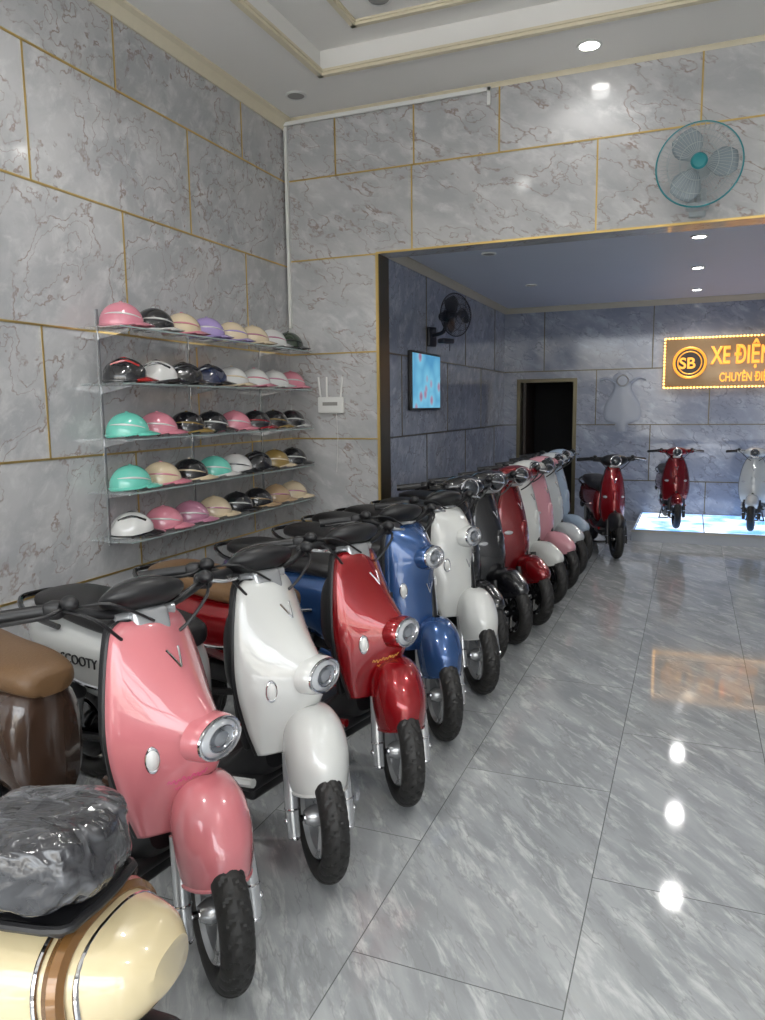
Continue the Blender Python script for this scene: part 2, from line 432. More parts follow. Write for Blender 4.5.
SHA = [(.978, -.268, -.285, .086), (.962, -.246, -.285, .116), (.92, -.218, -.276, .138), (.84, -.172, -.266, .160), (.76, -.138, -.256, .176), (.69, -.112, -.247, .185), (.62, -.098, -.238, .184), (.55, -.10, -.228, .174), (.48, -.118, -.216, .160), (.41, -.14, -.2, .142)]
SHB = [(1.00, -.225, -.238, .06), (.97, -.205, -.238, .095), (.90, -.18, -.238, .13), (.80, -.145, -.238, .160), (.68, -.115, -.236, .18), (.56, -.10, -.23, .186), (.46, -.11, -.222, .172), (.38, -.14, -.21, .145)]
SHD = [(.99, -.25, -.265, .09), (.97, -.222, -.265, .126), (.93, -.19, -.262, .148), (.85, -.165, -.26, .160), (.78, -.155, -.255, .163), (.66, -.135, -.25, .170), (.56, -.12, -.24, .168), (.48, -.13, -.225, .158), (.41, -.145, -.21, .138)]

def scooter(name, loc, phi, col, rear=None, seat=None, steer=18, bar=None, kind='A', wheel='silver', scale=1.0, inner=None, stand=True, decal=None, front=True, script=None, rx=None):
    """local +X = heading, origin on the floor below the front axle"""
    rear = rear or col; seat = seat or M_seatb; inner = inner or M_black
    if bar is None: bar = steer
    A = kind in 'AD'
    if rx is None: rx = -.04 if A else 0
    root = empty(name, loc, (0, 0, math.radians(-phi)), scale=scale)
    st = empty('steering_group', (-0.1, 0, 0), (0, 0, math.radians(-steer)), parent=root)
    bg_ = empty('handlebar_group', (-0.31 if A else -.2, 0, -.045 if A else 0), (0, 0, math.radians(-bar)), parent=root)
    rg_ = empty('rear_group', (rx, 0, 0), parent=root)
    o = 0.1
    SH = {'A': SHA, 'D': SHD}.get(kind, SHB)
    ws = 0.72 if kind == 'C' else 1.0
    if kind == 'A': hz, bA, sy_, sz_ = .672, .062, .078, .10
    elif kind == 'D': hz, bA, sy_, sz_ = .85, .05, .075, .085
    else: hz, bA, sy_, sz_ = .7, 0, .1, .1
    prof = cr(SH, 6); NS = 37; p = 1.75 if kind != 'D' else 2.3
    def bulge(y, z):
        return bA*math.exp(-(y/sy_)**2*0.9-abs((z-hz)/sz_)**2*0.9)
    def surf(y, z):
        for i in range(len(prof)-1):
            a, c = prof[i], prof[i+1]
            if c[0] <= z <= a[0]:
                f = (a[0]-z)/(a[0]-c[0]); xc = a[1]+(c[1]-a[1])*f; xe = a[2]+(c[2]-a[2])*f; hw = (a[3]+(c[3]-a[3])*f)*ws
                return xe+(xc-xe)*(1-min(1, abs(y)/hw)**p)+bulge(y, z)
        return prof[0][1]
    rings = []
    for (z, xc, xe, hw) in prof:
        ring = []
        for k in range(NS):
            s = -1+2*k/(NS-1)
            ss = math.copysign(abs(s)**0.9, s)
            y = hw*ws*ss
            x = xe+(xc-xe)*(1-abs(ss)**p)+bulge(y, z)
            if abs(s) > 0.92: x -= 0.012*((abs(s)-0.92)/0.08)
            ring.append((x, y, z))
        rings.append(ring)
    b = MB(); b.loft(rings, col, closed=False, caps=False); b.build('leg_shield', root, solid=0.012)
    b = MB(); rr2 = [[(min(x-0.02, -0.262 if abs(y) > 0.03 else -0.25)-0.012, y*0.965, z) for (x, y, z) in r] for r in rings]
    b.loft(rr2, inner, closed=False, caps=False)
    b.build('inner_panel', root, solid=0.02)
    b = MB()
    for sgn in (0, NS-1):
        b.tube([(r[sgn][0]-0.006, r[sgn][1], r[sgn][2]) for r in rings], 0.009, inner, seg=8, smooth=0)
    b.tube([(r[0]-.006, r[1], r[2]) for r in rings[0]], .007, inner, seg=8, smooth=0)
    b.sections_x([(-.41, .71, .10, .07), (-.38, .72, .16, .11), (-.31, .73, .2, .12), (-.27, .73, .2, .12)], inner, e=3)
    b.build('shield_edge', root)
    b = MB()
    b.box((-.47, 0, .285), (.46, .30, .05), inner, bev=0.02)
    b.sections_x([(-.22, .42, .1, .1), (-.28, .36, .1, .12), (-.36, .31, .05, .14), (-.42, .30, .03, .14)], inner, e=3)
    b.box((-.47, 0, .235), (.4, .22, .06), M_black, bev=0.02)
    for sy in (-1, 1):
        b.tube([(-.24, sy*.14, .30), (-.45, sy*.155, .285), (-.70, sy*.15, .32)], 0.016, rear, seg=8)
    b.build('floorboard', root)
    b = MB()
    dz = 0 if front else -.09
    b.sections_x([(x, z+dz, h, w_) for x, z, h, w_ in [(-.62, .47, .17, .09), (-.66, .50, .20, .13), (-.80, .535, .175, .155), (-.98, .555, .155, .172), (-1.18, .575, .145, .172), (-1.36, .605, .115, .15), (-1.47, .625, .08, .11), (-1.52, .635, .04, .06)]], rear, e=2.6)
    b.build('rear_body', rg_)
    b = MB()
    for sy in (-1, 1):
        if front: b.tube([(-.72, sy*.15, .52), (-.95, sy*.176, .50), (-1.2, sy*.176, .53), (-1.4, sy*.145, .58)], 0.008, M_chrome, seg=6)
        b.box((-.80, sy*.13, .36), (.14, .03, .06), M_black, bev=0.012)
        b.ell((-1.12, sy*.165, .47), (.09, .02, .045), M_black)
    b.box((-.86, 0, .35), (.42, .2, .1), M_black, bev=0.03)
    b.build('side_trim', rg_)
    if front:
        b = MB()
        b.sections_x([(-.60, .70, .03, .06), (-.63, .712, .045, .095), (-.75, .728, .05, .125), (-.95, .735, .05, .148), (-1.12, .755, .055, .148), (-1.3, .772, .05, .135), (-1.42, .768, .04, .105), (-1.47, .76, .02, .06)], seat, e=2.8)
        b.build('seat', rg_)
        b = MB()
        b.tube([(-1.2, .15, .70), (-1.4, .155, .73), (-1.54, .09, .76), (-1.56, 0, .765), (-1.54, -.09, .76), (-1.4, -.155, .73), (-1.2, -.15, .70)], 0.012, M_blackg, seg=8)
        b.build('grab_rail', rg_)
    b = MB()
    if front: b.ell((-1.515, 0, .60), (.03, .075, .035), M_redlens)
    b.sections_x([(-1.3, .47+dz, .05, .07), (-1.42, .45+dz, .04, .07), (-1.50, .36, .02, .065), (-1.53, .28, .01, .06)], M_black, e=3)
    b.box((-1.53, 0, .36), (.01, .1, .06), M_redlens, rot=(0, 0.4, 0))
    b.build('tail_light', rg_)
    inst('rear_tyre', ME_TYRE, rg_, (-1.25, 0, .215)); inst('rear_motor', ME_MOTOR, rg_, (-1.25, 0, .215))
    b = MB()
    for sy in (-1, 1):
        b.tube([(-.75, sy*.085, .30), (-1.0, sy*.085, .25), (-1.26, sy*.085, .215)], 0.018, M_black, seg=8)
        b.tube([(-1.22, sy*.1, .24), (-1.12, sy*.12, .48)], 0.022, M_silver, seg=10)
    if stand:
        b.tube([(-.98, .06, .26), (-1.02, .12, .008)], 0.01, M_black, seg=6); b.tube([(-.98, -.06, .26), (-1.02, -.12, .008)], 0.01, M_black, seg=6)
        b.tube([(-1.02, .13, .01), (-1.02, -.13, .01)], 0.01, M_black, seg=6)
    b.build('swing_arm', rg_)
    if decal:
        cu = bpy.data.curves.new('side_lettering', 'FONT'); cu.body = decal; cu.size = .055; cu.extrude = .002
        cu.materials.append(M_black); t = bpy.data.objects.new('side_lettering', cu); COL.objects.link(t); t.parent = rg_
        t.location = (-1.16, -.176, .575); t.rotation_euler = (math.radians(90), 0, 0)
    inst('front_tyre', ME_TYRE, st, (o, 0, .215)); inst('front_rim', ME_RIM if wheel == 'silver' else ME_RIMB, st, (o, 0, .215))
    b = MB()
    fc = M_silver if A else M_black
    fo = .094
    for sy in (-1, 1):
        b.tube([(o+.012, sy*fo, .165), (o-.015, sy*fo, .26), (o-.06, sy*.085, .42)], lambda f: 0.021+0.005*f, fc, seg=16)
        b.ell((o+.012, sy*fo, .165), (.022, .021, .014), M_chrome)
        b.torus((o-.012, sy*fo, .25), .0225, .004, (-.2, 0, 1), M_chrome, seg=20, seg2=6)
        b.ell((o+.0, sy*.116, .215), (.012, .010, .012), M_chrome, seg=10, rings=6)
    b.tube([(o, -.112, .215), (o, .112, .215)], 0.011, M_chrome, seg=8)
    b.tube([(o-.1, 0, .46), (o-.2, 0, .8)], 0.022, M_black, seg=12)
    b.build('fork', st)
    b = MB(); fr = []
    if A:
        fk = [(.318, .160, .094, -.045), (.35, .164, .101, -.043), (.42, .162, .106, -.045), (.475, .144, .101, -.055), (.52, .116, .086, -.065), (.555, .075, .058, -.075), (.57, .02, .02, -.08)]
    else:
        fk = [(.33, .17, .075, -.02), (.37, .185, .086, -.02), (.42, .175, .088, -.03), (.46, .13, .075, -.04), (.49, .08, .05, -.05), (.50, .02, .015, -.05)]
    for (z, rx_, ry, xc) in cr(fk, 4):
        t = max(0, 1-(z-.318)/.14)
        fr.append([(o+xc+rx_*math.cos(2*math.pi*k/36), ry*math.sin(2*math.pi*k/36), z+t*0.03*math.cos(2*math.pi*k/36)-t*.02*abs(math.sin(2*math.pi*k/36))) for k in range(36)])
    b.loft(fr, col if kind != 'C' else M_black, caps=False)
    b.tube(fr[0], .006, col if kind != 'C' else M_black, seg=6, smooth=0, loop=True)
    b.build('front_fender', st)
    q = .01 if A else -.03
    b = MB()
    b.box((q+.03, 0, 1.015), (.05, .11, .075), M_silver, rot=(0, -0.3, 0), bev=0.015)
    b.tube([(q+.015, 0, .9), (q+.0, 0, 1.03)], 0.02, M_black, seg=10)
    b.tube([(q, -.09, 1.03), (q, .09, 1.03)], 0.02, M_silver, seg=10)
    for sy in (-1, 1):
        b.tube([(q, sy*.05, 1.035), (q-.005, sy*.12, 1.05), (q-.025, sy*.2, 1.075), (q-.07, sy*.26, 1.075)], 0.0125, M_black, seg=10)
        b.tube([(q-.06, sy*.245, 1.075), (q-.095, sy*.30, 1.07), (q-.135, sy*.375, 1.062)], 0.019, M_black, seg=12, smooth=3)
        b.box((q-.045, sy*.225, 1.078), (.055, .05, .045), M_black, rot=(0, 0, sy*0.9), bev=0.012)
        b.ell((q, sy*.205, 1.10), (.03, .022, .02), M_black)
        b.tube([(q-.012, sy*.22, 1.085), (q+.0, sy*.27, 1.075), (q-.04, sy*.33, 1.065), (q-.085, sy*.375, 1.055)], 0.006, M_silver if sy > 0 else M_black, seg=6)
        b.tube([(q-.02, sy*.22, 1.08), (q+.06, sy*.17, 1.06), (q+.06, sy*.10, .99), (q+.03, sy*.05, .95)], 0.005, M_black, seg=6)
    b.tube([(q-.02, -.2, 1.08), (q+.05, -.12, 1.09), (q+.06, 0, 1.02)], 0.004, M_black, seg=6)
    b.build('handlebar', bg_)
    b = MB()
    if A:
        b.ell((q-.0, 0, 1.085), (.085, .125, .042), M_black, rot=(0, -0.45, 0))
        b.ell((q-.018, 0, 1.095), (.065, .098, .036), M_blackg, rot=(0, -0.45, 0))
    else:
        hc = col if kind == 'B' else M_black
        b.ell((q+.01, 0, 1.06), (.10, .15, .07), hc, rot=(0, -0.2, 0))
        b.lathe([(.001, 0.035), (.03, .032), (.046, .02), (.055, .0), (.058, -.05)], (q+.105, 0, 1.06), (1, 0, -.05), M_lensk, seg=24)
        b.torus((q+.105, 0, 1.06), .057, .006, (1, 0, -.05), M_chrome)
        b.tube([(q, -.12, 1.07), (q-.02, -.22, 1.075)], 0.028, hc); b.tube([(q, .12, 1.07), (q-.02, .22, 1.075)], 0.028, hc)
    b.build('dashboard', bg_)
    b = MB()
    if A:
        if kind == 'A': ax = (1, 0, .06); hx, hs = -.038, 1.02
        else: ax = (1, 0, .12); hx, hs = -.104, .96
        hy = .72
        def P_(pr): return [(r*hs, h*hs) for r, h in pr]
        b.lathe(P_([(.088, -.05), (.085, -.02), (.081, -.006), (.075, .002)]), (hx, 0, hz), ax, col, seg=40, caps=False, sy=hy, sx=1.06)
        b.torus((hx+.002, 0, hz), .072*hs, .0065, ax, M_chrome, sx=1.06, sy=hy)
        b.lathe(P_([(.068, -.002), (.062, .006), (.048, .012), (.046, .009)]), (hx, 0, hz), ax, M_lens, seg=32, caps=False, sx=1.06, sy=hy)
        b.lathe(P_([(.046, .009), (.042, .004), (.03, -.003), (.026, .01), (.012, .017), (.001, .018)]), (hx, 0, hz), ax, M_lensd, seg=32, caps=False, sx=1.06, sy=hy)
        b.torus((hx+.01, 0, hz), .046*hs, .003, ax, M_chrome, sx=1.06, sy=hy)
        for sy in (-1, 1):
            iz = .635 if kind == 'A' else .70
            ic = Vector((surf(.128, iz)+.012, sy*.128, iz))
            ia = Vector((.8, sy*.55, .05))
            b.lathe([(.001, .012), (.014, .010), (.022, .003), (.023, -.012)], ic, ia, M_white, seg=24, sx=.75, sy=1.35)
            b.torus(ic, .0235, .0045, ia, M_chrome, seg=24, sx=.75, sy=1.35)
        bz = .875 if kind == 'A' else .70
    else:
        for sy in (-1, 1):
            b.lathe([(.001, .010), (.014, .008), (.02, .0), (.02, -.02)], (-.168*1, sy*.12*ws, .66), (.8, sy*.5, .1), M_lens, seg=20, sx=1.8, sy=.8)
        b.sections_x([(-.20, .66, .10, .05*ws), (-.12, .66, .08, .04*ws), (-.1, .66, .05, .02*ws)], col, e=2.2)
        bz = .84
    for sy in (-1, 1):
        b.tube([(surf(sy*.022, bz+.024)+.009, sy*.022, bz+.024), (surf(sy*.011, bz)+.010, sy*.011, bz), (surf(0, bz-.024)+.009, 0, bz-.024)], 0.0034, M_chrome, seg=6)
    if script:
        pts = []
        for k in range(60):
            u = k/59; y = -.10+.075*u; z = .56+.025*u+.006*math.sin(u*52)+.003*math.sin(u*21)
            pts.append((surf(y, z)+.0075, y, z))
        b.tube(pts, .0017, script, seg=5, smooth=0)
        pts = [(surf(y, z)+.0075, y, z) for y, z in [(-.085+.05*k/30, .542+.017*k/30+.004*math.sin(k*1.5)) for k in range(31)]]
        b.tube(pts, .0014, script, seg=5, smooth=0)
    b.build('headlight', root)
    return root

pink = paint('pink', (200, 116, 122)); whitep = paint('white', (204, 205, 202)); redp = paint('red', (142, 6, 18), 0.4)
bluep = paint('blue', (46, 82, 134), 0.45); blackp = paint('black', (20, 20, 24)); maroon = paint('maroon', (120, 8, 18), 0.4)
pink2 = paint('pale_pink', (198, 142, 152)); ltblue = paint('light_blue', (150, 166, 184)); cream = paint('cream', (204, 188, 150))
greyw = paint('grey_white', (184, 188, 190)); brownp = paint('brown', (66, 48, 38)); tan = paint('tan', (130, 92, 50), 0.3)

scooter('scooter', (-1.11, 1.62, 0), 8, pink, rear=brownp, seat=M_brown, steer=32, bar=14, script=M_pinkdec, rx=-.12)
scooter('scooter', (-1.06, 2.15, 0), 10, whitep, seat=M_seatb, steer=37, bar=14, decal='SCOOTY')
scooter('scooter', (-.97, 2.70, 0), 12, redp, seat=M_brown, steer=42, bar=14, script=M_golddec)
scooter('scooter', (-1.0, 3.30, 0), 16, bluep, seat=M_seatb, steer=38, bar=14, kind='D')
scooter('scooter', (-.98, 3.92, 0), 16, whitep, rear=whitep, steer=38, bar=14, kind='D')
scooter('scooter', (-1.09, 4.40, 0), 18, blackp, kind='B', wheel='black', steer=25)
scooter('scooter', (-1.03, 4.82, 0), 18, blackp, kind='B', wheel='black', steer=25)
scooter('scooter', (-.97, 5.30, 0), 20, maroon, kind='B', wheel='black', steer=25)
scooter('scooter', (-.99, 5.88, 0), 18, whitep, kind='B', wheel='black')
scooter('scooter', (-.97, 6.38, 0), 18, pink2, kind='B', wheel='black')
scooter('scooter', (-.97, 6.91, 0), 18, greyw, kind='B', wheel='black')
scooter('scooter', (-.99, 7.46, 0), 18, ltblue, kind='B', wheel='black')
scooter('electric_minibike', (-.66, 7.9, 0), 72, redp, kind='C', wheel='black', steer=0, scale=0.93)
# platform
PZ = 0.13
b = MB()
b.box((0.91, 9.77, PZ/2-0.01), (3.0, 1.54, PZ-0.02), pmat('platform_tile', srgb(150, 156, 166), 0.2))
glow = bpy.data.materials.new('platform_glow'); glow.use_nodes = True
nt = glow.node_tree; bs = nt.nodes['Principled BSDF']
tc = nt.nodes.new('ShaderNodeTexCoord'); ns = nt.nodes.new('ShaderNodeTexNoise'); ns.inputs['Scale'].default_value = 2.8
nt.links.new(tc.outputs['Object'], ns.inputs['Vector'])
rp = nt.nodes.new('ShaderNodeValToRGB'); rp.color_ramp.elements[0].position = 0.38; rp.color_ramp.elements[1].position = 0.60
rp.color_ramp.elements[0].color = srgb(105, 170, 245); rp.color_ramp.elements[1].color = srgb(235, 245, 255)
nt.links.new(ns.outputs['Fac'], rp.inputs[0]); nt.links.new(rp.outputs[0], bs.inputs['Emission Color'])
bs.inputs['Emission Strength'].default_value = 1.7; bs.inputs['Roughness'].default_value = 0.08
bs.inputs['Base Color'].default_value = (.2, .25, .3, 1)
b.box((0.91, 9.77, PZ-0.01), (2.96, 1.50, 0.02), glow)
for k in range(5): b.box((-.56+k*0.74, 9.77, PZ+0.001), (0.012, 1.52, 0.004), M_silver)
b.box((0.91, 8.995, PZ-0.01), (3.0, 0.02, 0.03), M_lampoff)
b.build('display_platform')
scooter('scooter', (-.12, 9.25, PZ), 82, maroon, kind='B', wheel='black', steer=0, scale=0.82)
scooter('scooter', (.66, 9.3, PZ), 97, greyw, kind='B', wheel='black', steer=0, scale=0.82)

# ------------------------------------------------------------------ foreground cream scooter
fs = scooter('scooter', (-2.35, .83, 0), 173, cream, rear=cream, seat=M_seatb, steer=0, kind='B', front=False)
b = MB()
for x, hw, zc, hh, r_, m_ in ((-1.385, .146, .609-.09, .109, .02, tan), (-1.42, .134, .614-.09, .098, .006, M_chrome), (-1.35, .153, .603-.09, .12, .006, M_chrome)):
    ring = []
    for k in range(40):
        a = 2*math.pi*k/40; ca, sa = math.cos(a), math.sin(a)
        ring.append(Vector((x+.02*sa, hw*math.copysign(abs(ca)**(2/2.6), ca), zc+hh*math.copysign(abs(sa)**(2/2.6), sa))))
    b.tube(ring, r_, m_, seg=8, smooth=0, loop=True)
b.build('body_band', fs)
b = MB()
b.box((-1.16, 0, .648), (.42, .20, .022), M_black, bev=0.008)
for x in (-1.0, -1.28): b.box((x, 0, .60), (.05, .12, .09), M_black, bev=.01)
b.tube([(-1.0, -.11, .655), (-1.34, -.11, .66), (-1.39, -.06, .663), (-1.39, .06, .663), (-1.34, .11, .66), (-1.0, .11, .655)], .009, M_black)
b.build('luggage_rack', fs)
mw = bpy.data.materials.new('plastic_wrap_dark'); mw.use_nodes = True
nt = mw.node_tree; bs = nt.nodes['Principled BSDF']; L = nt.links
tc = nt.nodes.new('ShaderNodeTexCoord')
mp = nt.nodes.new('ShaderNodeMapping'); mp.inputs['Scale'].default_value = (6, 14, 10); mp.inputs['Rotation'].default_value = (0.3, 0.5, 0.8)
L.new(tc.outputs['Object'], mp.inputs[0])
n1 = nt.nodes.new('ShaderNodeTexNoise'); n1.inputs['Scale'].default_value = 1.3; n1.inputs['Detail'].default_value = 2.5; n1.inputs['Distortion'].default_value = 0.9
L.new(mp.outputs[0], n1.inputs['Vector'])
rp = nt.nodes.new('ShaderNodeValToRGB'); rp.color_ramp.elements[0].position = 0.52; rp.color_ramp.elements[1].position = 0.8
rp.color_ramp.elements[0].color = srgb(52, 52, 55); rp.color_ramp.elements[1].color = srgb(120, 121, 125)
L.new(n1.outputs['Fac'], rp.inputs[0]); L.new(rp.outputs[0], bs.inputs['Base Color'])
bp = nt.nodes.new('ShaderNodeBump'); bp.inputs['Strength'].default_value = 0.9; bp.inputs['Distance'].default_value = 0.03
L.new(n1.outputs['Fac'], bp.inputs['Height']); L.new(bp.outputs[0], bs.inputs['Normal'])
bs.inputs['Roughness'].default_value = 0.2; bs.inputs['Coat Weight'].default_value = 0.8
def wrapped(name, parent, c, size, rot):
    b = MB(); rings = []
    for i in range(61):
        a = math.radians(-88+176*i/60)
        ring = []
        for k in range(120):
            t = 2*math.pi*k/120
            def pw(x, q): return math.copysign(abs(x)**q, x)
            v = Vector((pw(math.cos(a), .42)*pw(math.cos(t), .7)*size[0], pw(math.cos(a), .42)*pw(math.sin(t), .7)*size[1], pw(math.sin(a), .6)*size[2]))
            d = mn.noise(Vector((v.x*12, v.y*20, v.z*14)))*0.007-abs(mn.noise(Vector((v.x*30, v.y*50, v.z*26))))*0.007
            v *= 1+d/0.1
            ring.append(v)
        rings.append(ring)
    b.loft(rings, mw)
    return b.build(name, parent, c, rot, angle=60)
wrapped('wrapped_backrest', fs, (-1.255, -.0, .742), (.155, .135, .074), (0, 0.05, 0.1))
wrapped('wrapped_seat_pad', fs, (-.93, .02, .68), (.15, .12, .06), (0, 0, 0))

# ------------------------------------------------------------------ helmets and shelves
SH_Y0, SH_Y1 = 3.46, 5.78
shz = [0.79, 1.075, 1.39, 1.71, 2.03]
glass = pmat('shelf_glass', srgb(225, 236, 236), 0.05, coat=0.0, alpha=0.2)
edge = pmat('shelf_glass_edge', srgb(170, 186, 184), 0.15, alpha=.8)
b = MB()
for z in shz:
    b.box((XL+0.156, (SH_Y0+SH_Y1)/2, z-0.004), (0.31, SH_Y1-SH_Y0, 0.008), glass)
    b.box((XL+0.313, (SH_Y0+SH_Y1)/2, z-0.004), (0.005, SH_Y1-SH_Y0, 0.009), edge)
    for y in (3.62, 4.5, 5.45):
        b.loft([[(XL+.004, y+dy, z-.009), (XL+.24, y+dy, z-.009), (XL+.24, y+dy, z-.016), (XL+.05, y+dy, z-.05), (XL+.004, y+dy, z-.06)] for dy in (-.004, .004)], M_chrome)
for y in (3.62, 4.5, 5.45): b.box((XL+0.005, y, 1.44), (0.01, 0.018, 1.42), M_silver)
b.build('glass_wall_shelf')
T = (105, 198, 180); PK = (208, 130, 146); BK = (28, 28, 32); CR_ = (212, 194, 164); LL = (160, 142, 195); WH = (208, 208, 206); DG = (45, 60, 45); MV = (180, 122, 146); TN = (180, 152, 118); NV = (30, 40, 70); GD = (150, 125, 70)
rows = [
 [(WH, BK), (PK, PK), (MV, MV), (CR_, CR_), (BK, BK), (BK, TN), (TN, TN), (CR_, CR_)],
 [(T, T), (CR_, PK), (BK, CR_), (T, WH), (WH, BK), (BK, BK), (GD, CR_), (BK, BK)],
 [(T, T), (PK, PK), (BK, GD), (BK, BK), (PK, PK), (BK, (150, 30, 40)), (BK, GD), (BK, WH)],
 [(BK, (170, 40, 40)), (WH, BK), (BK, BK), (NV, BK), (WH, CR_), (WH, PK), (WH, WH), (PK, PK)],
 [(PK, PK), (BK, WH), (CR_, PK), (LL, LL), (CR_, LL), (CR_, CR_), (WH, WH), (DG, BK)]]
hroot = empty('helmet_collection')
def cm(c): return pmat('helmet_%d_%d_%d' % c, srgb(*c), 0.22, coat=1.0)
def helmet(c, c2, loc, rz, sporty=False, s=1.0):
    A = cm(c); B = cm(c2); b = MB()
    rs = []
    n = 36
    for i in range(15):
        a = math.radians(-8+97.5*i/14)
        ring = []
        for k in range(n):
            t = 2*math.pi*k/n
            rx, ry, rz_ = .128, .105, .125
            z = rz_*math.sin(a)+0.025
            if i == 0: z += 0.018*max(0, math.cos(t))-0.01*max(0, -math.cos(t))
            rad = math.cos(a)
            if sporty and i > 3: rad *= 1+0.05*(1 if (k//3) % 2 else -1)*math.sin(math.pi*i/14)
            ring.append((rx*rad*math.cos(t), ry*rad*math.sin(t), z))
        rs.append(ring)
    b.loft(rs, A)
    b.tube([(.130*math.cos(2*math.pi*k/36), .107*math.sin(2*math.pi*k/36), .012+0.018*max(0, math.cos(2*math.pi*k/36))) for k in range(36)], .006, cm(BK) if sporty else B, seg=6, smooth=0, loop=True)
    rg = []
    for q in range(5):
        f = q/4
        rg.append([((.12+f*.075*math.cos(math.radians(t*0.75)))*math.cos(math.radians(t)), (.098+f*.02)*math.sin(math.radians(t)), .040-f*.022-0.012*abs(math.sin(math.radians(t)))) for t in range(-65, 66, 10)])
    top = [[(x, y, z+.004) for x, y, z in r] for r in rg]
    ring2 = [rg[i]+top[i][::-1] for i in range(5)]
    b.loft(ring2, B)
    if sporty:
        for dy in (-.05, 0, .05):
            b.tube([(.08, dy, .10), (0, dy*1.3, .148-abs(dy)*.4), (-.08, dy, .105)], .008, cm(BK) if c != BK else cm(c2), seg=6)
    else:
        # side graphics: a swept stripe on each side of the shell
        gc = cm(c2) if c2 != c else cm(WH if c in (PK, T, LL, MV, BK, DG) else MV)
        for sy in (-1, 1):
            pts = []
            for k in range(11):
                az = math.radians(35+11*k)*sy; el = math.radians(14+3.2*k*(1-k/14))
                pts.append((.1285*math.cos(el)*math.cos(az), .1055*math.cos(el)*math.sin(az), .1255*math.sin(el)+.025))
            b.tube(pts, lambda f: .0015+.005*math.sin(math.pi*f), gc, seg=6, smooth=0)
    b.lathe([(.001, .006), (.01, .005), (.011, 0)], (.0, 0, .149), (0, 0, 1), B, seg=12)
    b.tube([(-.02, -.10, .02), (.0, -.085, -.0), (.02, -.10, .02)], .004, cm(BK), seg=5)
    o = b.build('helmet', hroot, loc, (0, 0, rz)); o.scale = (s, s, s)
for r, row in enumerate(rows):
    for i, (c, c2) in enumerate(row):
        y = SH_Y0+0.18+i*0.288+random.uniform(-.012, .012)
        helmet(c, c2, (XL+0.17, y, shz[r]+0.004), math.radians(48+random.uniform(-12, 12)), sporty=(r == 3 and i < 4) or (r == 0 and i == 0) or (r == 1 and i == 5), s=1.0)

# ------------------------------------------------------------------ fans
def fan(name, loc, rot, R, cage, blade, hub, arm_len=0.3):
    root = empty(name, loc, rot)
    b = MB()
    prof = [(0.18, -.085), (.45, -.08), (.75, -.06), (1.0, -.0), (.75, .055), (.45, .075), (.2, .08)]
    for rr, h in prof:
        b.torus((0, h, 0), R*rr, .0028 if rr < 1 else .006, (0, 1, 0), cage, seg=40, seg2=6)
    for k in range(52):
        a = 2*math.pi*k/52
        b.tube([(R*rr*math.cos(a), h, R*rr*math.sin(a)) for rr, h in prof], .0014, cage, seg=4, smooth=2)
    b.build('cage', root)
    b = MB()
    for k in range(3):
        a0 = 2*math.pi*k/3; rg = []
        for j in range(9):
            f = j/8; rr = R*(.14+.76*f); wd = .42+.95*math.sin(math.pi*min(1, f*.8+.15))
            rg.append([(rr*math.cos(a0+wd*(q/8-.5)), .02*(q/8-.5)*2, rr*math.sin(a0+wd*(q/8-.5))) for q in range(9)])
        b.loft(rg, blade, closed=False, caps=False)
    b.build('blades', root, solid=0.003)
    b = MB()
    b.lathe([(.001, -.1), (R*.16, -.097), (R*.2, -.085), (R*.2, -.078)], (0, 0, 0), (0, 1, 0), hub)
    b.lathe([(R*.12, 0), (R*.28, .08), (R*.3, .12), (R*.22, .19), (.001, .2)], (0, 0, 0), (0, 1, 0), cage)
    b.build('motor_housing', root)
    b = MB()
    b.tube([(0, .14, -.02), (0, .16, -.14), (0, arm_len-.04, -.17)], .02, cage, seg=10)
    b.box((0, arm_len-.025, -.18), (.11, .045, .19), cage, bev=0.012)
    b.box((.0, .13, -.235), (.15, .09, .05), cage, bev=0.015)
    b.tube([(.03, .11, -.25), (.03, .11, -.33)], .0025, cage, seg=5, smooth=0)
    b.build('wall_bracket', root)
    return root
fanw = pmat('fan_grey_plastic', srgb(165, 174, 178), 0.35); teal = pmat('fan_teal', srgb(20, 130, 138), 0.3)
fblade = pmat('fan_blade', srgb(140, 152, 158), 0.25)
fr_ = fan('wall_fan', (-.02, YF-0.31, 3.12), (0, 0, 0), .265, fanw, fblade, teal, 0.31)
b = MB(); b.torus((0, 0, 0), .267, .0065, (0, 1, 0), teal, seg=48); b.build('rim_ring', fr_)
bfan = pmat('fan_black', srgb(28, 30, 40), 0.35)
fan('wall_fan', (XJ+0.33, 7.1, 2.42), (0, 0, math.radians(62)), .2, bfan, bfan, bfan, 0.36)

# ------------------------------------------------------------------ screen
b = MB()
b.box((XJ+0.025, 7.08, 1.80), (0.04, 0.86, 0.55), M_black, bev=0.006)
scr = bpy.data.materials.new('screen_image'); scr.use_nodes = True
nt = scr.node_tree; bs = nt.nodes['Principled BSDF']; L = nt.links
tc = nt.nodes.new('ShaderNodeTexCoord'); vo = nt.nodes.new('ShaderNodeTexVoronoi'); vo.inputs['Scale'].default_value = 5
L.new(tc.outputs['Object'], vo.inputs['Vector'])
rp = nt.nodes.new('ShaderNodeValToRGB')
rp.color_ramp.elements[0].color = srgb(120, 90, 120); rp.color_ramp.elements[1].color = srgb(60, 140, 190)
e = rp.color_ramp.elements.new(0.15); e.color = srgb(170, 130, 160)
e = rp.color_ramp.elements.new(0.3); e.color = srgb(120, 195, 225)
L.new(vo.outputs['Distance'], rp.inputs[0]); L.new(rp.outputs[0], bs.inputs['Emission Color']); bs.inputs['Emission Strength'].default_value = 0.9
bs.inputs['Base Color'].default_value = (0.02, 0.03, 0.04, 1)
